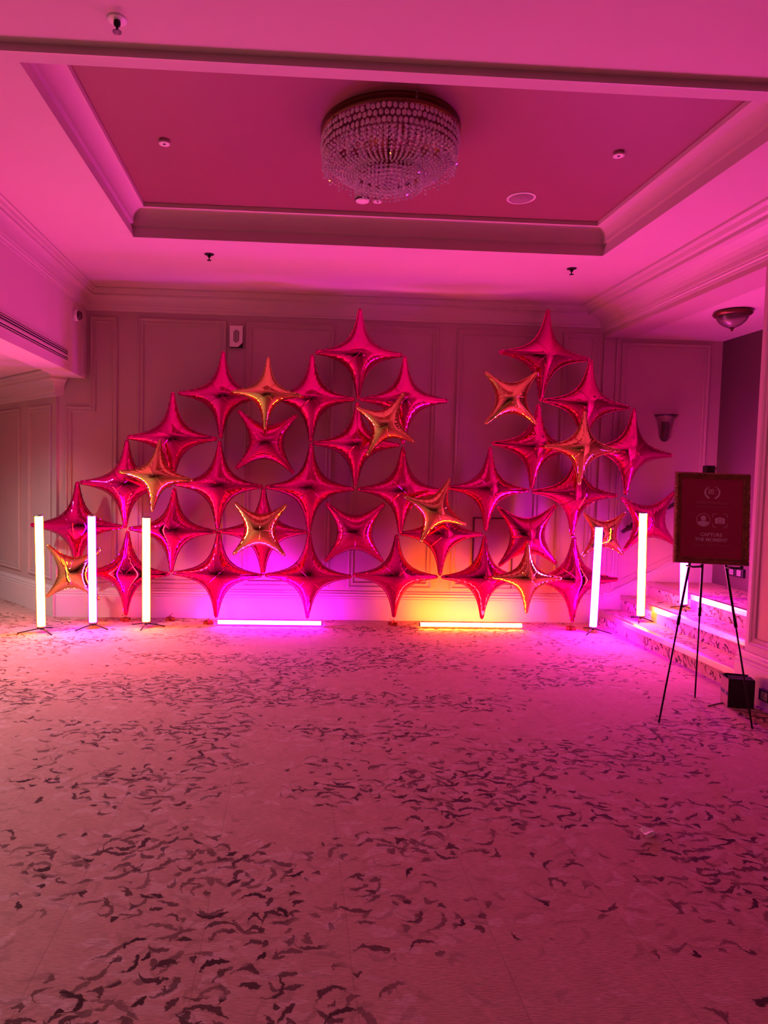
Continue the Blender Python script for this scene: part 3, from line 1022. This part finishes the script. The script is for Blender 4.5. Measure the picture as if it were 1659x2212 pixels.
# beads: lower fringe of the outer tier, swagged bag to the lower ring, fringe below it
mb = MB()
for i in range(72):
    q = 2 * pi * i / 72
    ln = 3 + (i % 3 == 0)
    for k in range(ln):
        octa(mb, ((RT - 0.010) * cos(q), (RT - 0.010) * sin(q), -0.165 - 0.024 * k), 0.0098, 0.0120, q)
mb.build('outer_fringe', M['crystal'], ch, kind='stuff')
mb = MB()
for i in range(60):
    q = 2 * pi * i / 60
    for k in range(11):
        t = k / 10
        rr = 0.365 + (0.195 - 0.365) * t
        zz = -0.165 - 0.085 * t - 0.035 * sin(pi * t)
        octa(mb, (rr * cos(q), rr * sin(q), zz), 0.0105 - 0.003 * t, 0.0110, q + t)
for rr, zz, n in ((0.30, -0.10, 70), (0.24, -0.09, 60), (0.17, -0.11, 44)):
    for i in range(n):
        q = 2 * pi * i / n
        for k in range(4):
            octa(mb, (rr * cos(q), rr * sin(q), zz - 0.022 * k), 0.0085, 0.0105, q)
mb.build('swagged_strands', M['crystal'], ch, kind='stuff')
mb = MB()
for rr, n, ln in ((0.19, 46, 4), (0.14, 34, 4), (0.09, 22, 4), (0.045, 10, 5)):
    for i in range(n):
        q = 2 * pi * i / n
        for k in range(ln):
            octa(mb, (rr * cos(q), rr * sin(q), -0.258 - 0.021 * k), 0.0088, 0.0108, q)
mb.build('lower_fringe', M['crystal'], ch, kind='stuff')


# ================================================================== FITTINGS ON CEILING AND WALLS
def sprinkler(p, zc, s, label, plate='white'):
    t = thing('sprinkler', label, 'sprinkler', (p.x, p.y, zc), group='fire sprinklers')
    MB().lathe([(0, 0), (0.040 * s, 0), (0.039 * s, -0.003 * s), (0.034 * s, -0.006 * s), (0, -0.007 * s)], 28).build('escutcheon', M[plate], t)
    MB().lathe([(0, -0.006 * s), (0.014 * s, -0.008 * s), (0.014 * s, -0.020 * s), (0.010 * s, -0.026 * s), (0.0045 * s, -0.030 * s), (0.0045 * s, -0.046 * s), (0, -0.046 * s)], 14).build('frame', M['black'], t)
    m_ = MB()
    for i in range(12):
        a = i * pi / 6
        r_ = 0.018 * s
        m_.add([(0, 0, -0.046 * s), (r_ * cos(a - 0.2), r_ * sin(a - 0.2), -0.047 * s), (r_ * cos(a + 0.2), r_ * sin(a + 0.2), -0.047 * s), (0, 0, -0.050 * s),
                (r_ * cos(a - 0.2), r_ * sin(a - 0.2), -0.050 * s), (r_ * cos(a + 0.2), r_ * sin(a + 0.2), -0.050 * s)],
               [(0, 1, 2), (3, 5, 4), (0, 3, 4, 1), (1, 4, 5, 2), (2, 5, 3, 0)])
    m_.build('deflector', M['black'], t)


sprinkler(P(253, 42, Z=NZ), NZ, 1.0, 'large near sprinkler with a pale round plate over the viewer')
sprinkler(P(452, 549, Z=CZ), CZ, 1.0, 'small sprinkler on the pink ceiling, left of the two beyond the coffer', 'black')
sprinkler(P(1235, 580, Z=CZ), CZ, 1.0, 'small sprinkler on the pink ceiling, right of the two beyond the coffer', 'black')
p = P(902, 168, Z=KZ)  # sprinkler without a plate, modelled as a wire with two beads
t = thing('pendant_sprinkler', 'thin hanging sprinkler with two dark beads near the front of the coffer', 'pull cord', (p.x, p.y, KZ))
MB().tube([(0, 0, 0), (0, 0, -0.085)], 0.0012, 6).build('cord', M['brass'], t)
for z in (-0.060, -0.088):
    MB().lathe([(0, -0.009), (0.006, -0.006), (0.0075, 0.0), (0.006, 0.006), (0, 0.009)], 12, Matrix.Translation((0, 0, z))).build('bead', M['wood'], t)


def disc(px, py, label):
    p = P(px, py, Z=KZ)
    t = thing('sprinkler_cover', label, 'sprinkler', (p.x, p.y, KZ), group='round ceiling covers')
    MB().lathe([(0.0, 0), (0.026, 0), (0.030, -0.014), (0.033, -0.016), (0.033, -0.020), (0.011, -0.021), (0.009, -0.016), (0, -0.016)], 30).build('cover', M['white'], t)
    MB().lathe([(0, -0.015), (0.008, -0.0165), (0.006, -0.022), (0, -0.023)], 14).build('plug', M['hole'], t)


disc(355, 304, 'small white disc left of the chandelier on the coffer panel')
disc(1337, 330, 'small white disc right of the chandelier on the coffer panel')
disc(816, 430, 'small white disc beside the smoke detector')
p = P(784, 404, Z=KZ)
t = thing('smoke_detector', 'stubby smoke detector just behind the chandelier', 'detector', (p.x, p.y, KZ))
MB().lathe([(0, 0), (0.062, 0), (0.060, -0.03), (0.055, -0.072), (0, -0.072)], 28).build('base', M['grey'], t)
hd = MB().lathe([(0, -0.095), (0.050, -0.073), (0.052, -0.080), (0.046, -0.096), (0.036, -0.101), (0, -0.103)], 28).build('head', M['white'], t)
MB().lathe([(0.048, -0.082), (0.0530, -0.0825), (0.0515, -0.091), (0.048, -0.0915), (0.048, -0.082)], 28, cap=False).build('slot', M['hole'], hd)
p = P(1126, 427, Z=KZ)
t = thing('ceiling_speaker', 'round white ceiling speaker grille on the coffer panel', 'speaker', (p.x, p.y, KZ))
MB().lathe([(0.084, 0), (0.100, 0), (0.098, -0.006), (0.086, -0.008), (0.084, 0)], 48, cap=False).build('rim', M['white'], t)
m_ = MB().lathe([(0, -0.004), (0.086, -0.003), (0.086, 0), (0, 0)], 40)
gr = m_.build('grille', mat('pale_speaker_mesh', (0.45, 0.30, 0.33), 0.7, bump=0.8, bscale=500), t)
MB().lathe([(0, -0.003), (0.004, -0.004), (0.003, -0.007), (0, -0.007)], 10).build('badge', M['alu'], gr)
# bowl lamp over the stairs
p = P(1583, 672, Z=AZ)
t = thing('bowl_ceiling_lamp', 'unlit glass bowl ceiling lamp over the stairs', 'lamp', (p.x, p.y, AZ))
MB().lathe([(0, 0), (0.13, 0), (0.145, -0.012), (0.15, -0.024), (0.142, -0.036), (0.128, -0.044), (0.118, -0.040), (0.0, -0.03)], 40).build('rim', M['brass'], t)
MB().lathe([(0.12, -0.040), (0.118, -0.060), (0.10, -0.090), (0.07, -0.118), (0.035, -0.135), (0.016, -0.142), (0.010, -0.139), (0.034, -0.130), (0.068, -0.112), (0.096, -0.086), (0.113, -0.058), (0.115, -0.04)], 40, cap=False).build('bowl', M['frost'], t)
bowl = [c for c in t.children if c.name.startswith('bowl')][0]
MB().lathe([(0, -0.132), (0.016, -0.140), (0.018, -0.146), (0.008, -0.155), (0.010, -0.160), (0, -0.172)], 16).build('finial', M['brass'], bowl)
# wall sconce
p = P(1436, 924, Y=YB)
t = thing('wall_sconce', 'unlit bell shaped glass sconce on the alcove wall', 'lamp', (p.x, YB, p.z))
sp = [(0.020, -0.135), (0.040, -0.125), (0.058, -0.09), (0.066, -0.03), (0.074, 0.03), (0.090, 0.08), (0.115, 0.115), (0.125, 0.128), (0.118, 0.130), (0.084, 0.085), (0.068, 0.03), (0.060, -0.03), (0.050, -0.09), (0.02, -0.12)]
MB().lathe(sp, 28, None, pi, 2 * pi).build('shade', M['frost'], t)
MB().lathe([(0.0, -0.145), (0.022, -0.138), (0.034, -0.126), (0.028, -0.118), (0, -0.116)], 20, None, pi, 2 * pi).build('cup', M['wood'], t)
MB().box(-0.035, 0.035, -0.012, 0.0, -0.11, 0.06).box(-0.008, 0.008, -0.05, -0.012, -0.02, 0.0).lathe([(0, 0), (0.013, 0), (0.013, 0.06), (0, 0.07)], 12, Matrix.Translation((0, -0.05, -0.02))).build('backplate', M['brass'], t)
# wall speaker with slots
p = P(510.5, 727, Y=YB - 0.03)
t = thing('wall_speaker', 'small slotted white box on the back wall between two panels', 'speaker', (p.x, YB, p.z))
hw, hh = 0.0625, 0.102
MB().prism([(-hw, -hh), (hw * 0.28, -hh), (hw, -hh * 0.58), (hw, hh), (-hw, hh)], 0.004, 0.045, Mx((0, 0, 0), (1, 0, 0), (0, 0, 1), (0, -1, 0))).build('casing', M['white'], t)
casing = t.children[0]
MB().box(-hw, hw * 1.02, -0.034, -0.001, -hh * 1.02, hh * 0.9).build('back_box', M['cardblack'], t)
for i, x in enumerate((-0.022, -0.007, 0.008, 0.023)):
    h = 0.062 if i in (1, 2) else 0.050
    MB().box(x - 0.0042, x + 0.0042, -0.0462, -0.044, -h, h).build('slot', M['hole'], casing)
# siren on the strip of the left header
p = P(160, 681, X=XL)
t = thing('alarm_sounder', 'round alarm sounder at the top of the left corner', 'alarm', (XL, p.y, p.z))
ax = Mx((0, 0, 0), (0, 1, 0), (0, 0, 1), (1, 0, 0))
MB().lathe([(0, 0), (0.052, 0), (0.052, 0.03), (0.046, 0.036), (0, 0.036)], 24, ax).build('base', M['white'], t)
MB().lathe([(0.04, 0.034), (0.042, 0.05), (0.03, 0.07), (0, 0.076)], 24, ax).build('dome', M['wood'], t)
# linear vent in the left header
t = thing('linear_vent', 'long slotted air vent in the left wall band', 'vent', (XL, 2.9, 2.475))
VL = 3.30
MB().box(0.0005, 0.002, -VL, VL, -0.052, 0.052).build('backing', M['hole'], t)
MB().sweep([(-VL, -0.06), (VL, -0.06), (VL, 0.06), (-VL, 0.06)], [(0, 0), (0, 0.006), (0.012, 0.006), (0.014, 0)], True, org=(0, 0, 0), U=(0, 1, 0), V=(0, 0, 1), N=(1, 0, 0)).build('frame', M['trim'], t)
for k in range(5):
    z = -0.036 + 0.018 * k
    MB().box(0.002, 0.007, -VL, VL, z - 0.003, z + 0.003).build('slat', M['trim'], t)


# sockets
def socket(name, loc, rotz, wd, ht, label, n):
    t = thing(name, label, 'socket', loc, rotz)
    MB().bevbox(-wd / 2, wd / 2, -0.03, 0.0, -ht / 2, ht / 2, 0.004).build('box', M['dark'], t)
    for i in range(n):
        x = (i - (n - 1) / 2) * wd / n
        fp = MB().box(x - 0.028, x + 0.028, -0.033, -0.029, -ht * 0.34, ht * 0.34).build('faceplate', M['grey'], t)
        mb = MB()
        for dx, dz in ((0, 0.012), (-0.011, -0.008), (0.011, -0.008)):
            mb.box(x + dx - 0.003, x + dx + 0.003, -0.0345, -0.0325, dz - 0.004, dz + 0.004)
        mb.build('pin_holes', M['hole'], fp)


socket('socket_box', (4.40, 6.30, 0.60), -pi / 2, 0.22, 0.085, 'dark twin socket box low on the landing wall', 2)
socket('socket_box', (XR - 0.036, 4.045, 0.098), -pi / 2, 0.22, 0.075, 'dark socket box on the skirting of the right wall', 2)

# ================================================================== EASEL WITH SIGN
fl, fr_, fb = P(1423, 1563, Z=0), P(1625, 1576, Z=0), P(1501, 1508, Z=0)
top = P(1532, 1010, Y=4.02)
ez = thing('easel', 'thin black tripod easel holding the framed sign', 'easel', ((fl.x + fr_.x) / 2, (fl.y + fr_.y) / 2, 0))
eo = Vector(ez.location)


def leg(a, b, r0, r1):
    m_ = MB().tube([a - eo, a.lerp(b, 0.45) - eo], r0, 8).tube([a.lerp(b, 0.40) - eo, b - eo], r1, 8)
    m_.tube([a.lerp(b, 0.385) - eo, a.lerp(b, 0.42) - eo], r1 * 1.35, 8)
    return m_.build('leg', M['black'], ez)


leg(fl + Vector((0, 0, 0.004)), top + Vector((-0.01, 0, -0.02)), 0.0055, 0.0075)
leg(fr_ + Vector((0, 0, 0.004)), top + Vector((0.01, 0, -0.02)), 0.0055, 0.0075)
leg(fb + Vector((0, 0, 0.004)), top + Vector((0, 0.012, -0.03)), 0.0055, 0.0075)
MB().bevbox(-0.028, 0.028, -0.02, 0.025, -0.05, 0.012, 0.005, Matrix.Translation(top - eo)).tube([top - eo + Vector((-0.03, -0.02, -0.005)), top - eo + Vector((0.03, -0.02, -0.005))], 0.006, 8).build('head', M['black'], ez)
sdir = Vector((fr_.x - fl.x, fr_.y - fl.y, 0)).normalized()
snor = Vector((sdir.y, -sdir.x, 0)).normalized()           # towards the viewer
armL, armR = P(1484, 1222, Y=3.945), P(1568, 1225, Y=3.925)
for a in (armL, armR):
    MB().tube([a - eo + Vector((0, 0.005, 0)), a - eo + snor * 0.035 + sdir * 0.02 + Vector((0, 0, -0.002)), a - eo + snor * 0.07 + sdir * 0.055 + Vector((0, 0, 0.006))], 0.006, 8).lathe(
        [(0, -0.011), (0.010, -0.008), (0.011, 0.0), (0.010, 0.008), (0, 0.011)], 10, Matrix.Translation(a - eo + snor * 0.07 + sdir * 0.055 + Vector((0, 0, 0.008)))).build('support_arm', M['black'], ez)

# framed poster leaning back on the arms
SW, SH = 0.435, 0.565
c0 = (P(1461, 1217, Y=3.93) + P(1607, 1221, Y=3.89)) / 2
c1 = (P(1464, 1019, Y=3.985) + P(1614, 1024, Y=3.945)) / 2
sz = (c1 - c0).normalized()
sx = (sdir - sz * sdir.dot(sz)).normalized()
sy = sz.cross(sx)                                            # into the wall
SH = (c1 - c0).length
SW = 0.43
sg = thing('framed_sign', 'burgundy photo booth sign in an ornate tarnished gilt frame on the easel', 'sign', mtx=Mx(c0, sx, sy, sz))
FW = 0.040
# frame: moulded sweep with carved undulation
path = []
corners = [(-SW / 2, 0), (SW / 2, 0), (SW / 2, SH), (-SW / 2, SH)]
for (names, a, b) in (('rail', 0, 1), ('stile', 1, 2), ('rail', 2, 3), ('stile', 3, 0)):
    p0, p1 = Vector(corners[a]), Vector(corners[b])
    L = (p1 - p0).length
    n = int(L / 0.006)
    d = (p1 - p0) / L
    nn = Vector((-d.y, d.x))
    prof = [(0.0, 0.0), (0.002, 0.014), (0.010, 0.022), (0.020, 0.018), (0.027, 0.012), (0.032, 0.014), (FW, 0.008), (FW, 0.0)]
    vs, fs = [], []
    for i in range(n + 1):
        s = L * i / n
        for o, h in prof:
            s2 = min(max(s, o), L - o)
            wv = 0.0
            if 0 < h and o < 0.024 and 0.002 < s2 < L - 0.002:
                wv = 0.0042 * sin(s * 150) * sin(s * 41 + 1.3) + 0.002 * sin(s * 330 + o * 300)
            q = p0 + d * s2 + nn * (o - (0.35 * wv if o == 0 else 0))
            vs.append((q.x, -(h + wv), q.y))
    k = len(prof)
    for i in range(n):
        for e in range(k):
            e2 = (e + 1) % k
            fs.append((i * k + e, (i + 1) * k + e, (i + 1) * k + e2, i * k + e2))
    fs += [tuple(range(k)), tuple(n * k + e for e in range(k))[::-1]]
    MB().add(vs, fs, False).build('frame_' + names, M['giltframe'], sg)
poster = MB().box(-SW / 2 + FW * 0.7, SW / 2 - FW * 0.7, -0.006, 0.004, FW * 0.7, SH - FW * 0.7).build('poster', M['poster'], sg)
MB().box(-SW / 2 + 0.006, SW / 2 - 0.006, 0.004, 0.009, 0.006, SH - 0.006).build('backing_board', M['card'], sg)


def text(s, x, z, size, m, parent, bold=0.0, name='lettering'):
    cu = bpy.data.curves.new('lettering', 'FONT')
    cu.body = s
    cu.size = size
    cu.align_x = 'CENTER'
    cu.align_y = 'CENTER'
    cu.extrude = 0.0003
    cu.offset = bold
    cu.resolution_u = 3
    tmp = bpy.data.objects.new('lettering', cu)
    COL.objects.link(tmp)
    dg = bpy.context.evaluated_depsgraph_get()
    me = bpy.data.meshes.new_from_object(tmp.evaluated_get(dg))
    COL.objects.unlink(tmp)
    bpy.data.objects.remove(tmp)
    me.materials.clear()
    me.materials.append(M[m])
    return link(name, me, parent, mtx=Mx((x, -0.0064, z), (1, 0, 0), (0, 0, 1), (0, -1, 0)))


# layout measured on the sign: x from centre, z from the top (fractions of the height)
def zf(f):
    return SH * (1 - f)


text('20', -0.008, zf(0.205), 0.036, 'ink', poster, 0.0007)
text('TH', 0.021, zf(0.193), 0.010, 'ink', poster, 0.0)
text('ANNIVERSARY', 0.0, zf(0.232), 0.0068, 'ink', poster, 0.0001)
text('PERFORMANCE', 0.0, zf(0.333), 0.0255, 'inkdim', poster, 0.0002)
text('MARKETING AWARDS', 0.0, zf(0.374), 0.0170, 'inkdim', poster, 0.0001)
text('CAPTURE', 0.0, zf(0.680), 0.029, 'ink', poster, 0.0006)
text('THE MOMENT', 0.0, zf(0.735), 0.029, 'ink', poster, 0.0006)
text('STEP INTO THE PMA BOOTH', 0.0, zf(0.795), 0.0165, 'inkdim', poster, 0.0)


def flat(polys, m, name, x, z, th=0.0006):
    mb = MB()
    mt = Mx((x, -0.006, z), (1, 0, 0), (0, 0, 1), (0, -1, 0))
    for pl in polys:
        mb.prism(pl, 0, th, mt)
    return mb.build(name, M[m], poster)


def ringsec(r0, r1, a0, a1, n=24, cx=0, cz=0):
    """annulus sector as quads"""
    out = []
    for i in range(n):
        a, b = a0 + (a1 - a0) * i / n, a0 + (a1 - a0) * (i + 1) / n
        out.append([(cx + r0 * cos(a), cz + r0 * sin(a)), (cx + r1 * cos(a), cz + r1 * sin(a)), (cx + r1 * cos(b), cz + r1 * sin(b)), (cx + r0 * cos(b), cz + r0 * sin(b))])
    return out


def laurel(side):
    out = []
    n = 26
    for i in range(n):
        def rr(t):
            a = radians(68 - 136 * t) if side > 0 else radians(112 + 136 * t)
            wv = 0.0020 + 0.0085 * min(1, t * 1.8)
            ri = 0.036
            return a, ri, ri + wv
        a, i0, o0 = rr(i / n)
        b_, i1, o1 = rr((i + 1) / n)
        out.append([(i0 * cos(a), i0 * sin(a)), (o0 * cos(a), o0 * sin(a)), (o1 * cos(b_), o1 * sin(b_)), (i1 * cos(b_), i1 * sin(b_))])
    return out


flat(laurel(1) + laurel(-1), 'ink', 'laurel_wreath', 0.0, zf(0.212))
cxp, czp = -0.047, zf(0.520)
ic = ringsec(0.0375, 0.0405, 0, 2 * pi, 40)
ic.append([(0.0155 * cos(2 * pi * i / 24), 0.011 + 0.0155 * sin(2 * pi * i / 24)) for i in range(24)])
body = [(0.0385 * cos(a), 0.0385 * sin(a)) for a in [radians(205 + 130 * i / 16) for i in range(17)]]
body += [(0.030, -0.013), (0.020, -0.0075), (0.008, -0.0055), (-0.008, -0.0055), (-0.020, -0.0075), (-0.030, -0.013)]
ic.append(body)
flat(ic, 'ink', 'person_icon', cxp, czp)
cxc = 0.047
cm = [[(-0.026, -0.019), (0.026, -0.019), (0.028, -0.016), (0.028, 0.011), (0.026, 0.014), (0.013, 0.014), (0.009, 0.0195), (-0.009, 0.0195), (-0.013, 0.014), (-0.026, 0.014), (-0.028, 0.011), (-0.028, -0.016)]]
flat(cm, 'ink', 'camera_icon', cxc, czp)
flat(ringsec(0.0095, 0.0125, 0, 2 * pi, 28, 0, -0.003), 'poster', 'camera_icon_lens', cxc, czp, 0.0010)
br = []
for sx_, sz_ in ((1, 1), (-1, 1), (-1, -1), (1, -1)):
    a = 0.041
    rc = 0.010
    cx_, cz_ = sx_ * (a - rc), sz_ * (a - rc)
    st_ = {(1, 1): 0, (-1, 1): pi / 2, (-1, -1): pi, (1, -1): 3 * pi / 2}[(sx_, sz_)]
    br += ringsec(rc - 0.0011, rc + 0.0011, st_, st_ + pi / 2, 8, cx_, cz_)
    br.append([(sx_ * (a + 0.0011), cz_), (sx_ * (a - 0.0011), cz_), (sx_ * (a - 0.0011), cz_ - sz_ * 0.012), (sx_ * (a + 0.0011), cz_ - sz_ * 0.012)])
    br.append([(cx_, sz_ * (a + 0.0011)), (cx_, sz_ * (a - 0.0011)), (cx_ - sx_ * 0.012, sz_ * (a - 0.0011)), (cx_ - sx_ * 0.012, sz_ * (a + 0.0011))])
flat(br, 'ink', 'viewfinder_brackets', cxc, czp)

# ================================================================== BOX, CABLE, LITTER
bx = thing('cardboard_box', 'small open dark box on the carpet by the right wall', 'box', (2.985, 4.215, 0), radians(-14))
W2, D2, HH = 0.076, 0.060, 0.185
MB().box(-W2, W2, -D2, D2, 0.0, 0.006).build('bottom', M['card'], bx)
MB().box(-W2, W2, -D2 - 0.003, -D2, 0.0, HH).build('front_panel', M['cardblack'], bx)
MB().box(-W2, W2, D2, D2 + 0.003, 0.0, HH).build('rear_panel', M['cardblack'], bx)
MB().box(-W2 - 0.003, -W2, -D2, D2, 0.0, HH).build('side_panel', M['card'], bx, label='brown side with a dark printed band')
MB().box(W2, W2 + 0.003, -D2, D2, 0.0, HH).build('side_panel', M['cardblack'], bx)
MB().box(-W2 - 0.0038, -W2 - 0.003, -D2, D2, 0.075, 0.10).build('printed_band', M['cardblack'], bx)
MB().lathe([(0, 0), (0.006, 0), (0.006, 0.0006), (0, 0.0006)], 12, Mx((-W2 - 0.0036, -0.02, 0.088), (0, 1, 0), (0, 0, 1), (-1, 0, 0))).build('printed_dot', M['white'], bx)


def flap(pts, m):
    vs = [Vector(p) for p in pts] + [Vector(p) + Vector((0, 0, 0.003)) for p in pts]
    n = len(pts)
    MB().add(vs, [tuple(range(n))[::-1], tuple(range(n, 2 * n))] + [(i, (i + 1) % n, n + (i + 1) % n, n + i) for i in range(n)]).build('flap', M[m], bx)


flap([(-W2, -D2, HH), (W2, -D2, HH), (W2 * 0.92, -D2 * 0.2, HH + 0.010), (-W2 * 0.92, -D2 * 0.2, HH + 0.014)], 'cardblack')
flap([(-W2, D2, HH), (W2, D2, HH), (W2 * 0.9, D2 * 0.2, HH + 0.016), (-W2 * 0.9, D2 * 0.2, HH + 0.020)], 'cardblack')
flap([(-W2, -D2, HH), (-W2, D2, HH), (-W2 - 0.035, D2 * 0.9, HH + 0.018), (-W2 - 0.035, -D2 * 0.9, HH + 0.016)], 'cardblack')
q = [P(1529, 1526, Z=0), P(1548, 1521, Z=0), P(1567, 1518, Z=0)]
m_ = MB().tube([Vector((a.x, a.y, 0.004)) for a in q], 0.004, 8)
m_.build('cable', M['grey'], None, label='short thin grey cable on the carpet left of the dark box', category='cable')
q = [P(1585, 1533, Z=0), P(1620, 1537, Z=0), P(1659, 1542, Z=0), P(1720, 1548, Z=0)]
m_ = MB().tube([Vector((a.x, a.y, 0.003)) for a in q], 0.003, 8)
m_.build('cable', M['grey'], None, label='long thin grey cable on the carpet right of the dark box', category='cable')

p = P(1403, 1803, Z=0)
lt = thing('crumpled_napkin', 'torn white scrap of paper on the open carpet', 'litter', (p.x, p.y, 0), 0.15)
vs, fs = [], []
NX, NY = 14, 10
for j in range(NY):
    for i in range(NX):
        u, v = i / (NX - 1), j / (NY - 1)
        x = (u - 0.5) * 0.072 * (1 - 0.35 * v) + 0.004 * noise.noise((i * 0.6, j * 0.6, 3))
        y = (v - 0.45) * 0.060
        z = 0.004 + 0.020 * sin(pi * (0.12 + 0.8 * u)) * (1 - v * 0.35) * (0.5 + 0.5 * cos(v * 5.0)) + 0.006 * (noise.noise((i * 0.45, j * 0.5, 1)) + 0.5)
        if j == 0:
            z = 0.002 + 0.018 * max(0, sin(pi * (u - 0.35) / 0.6)) if u > 0.35 else 0.003
        vs.append((x, y, max(0.001, z)))
for j in range(NY - 1):
    for i in range(NX - 1):
        a = j * NX + i
        fs.append((a, a + 1, a + NX + 1, a + NX))
pm_ = MB().add(vs, fs, False)
o = pm_.build('paper_sheet', M['paper'], lt)
sm = o.modifiers.new('thickness', 'SOLIDIFY')
sm.thickness = 0.0012
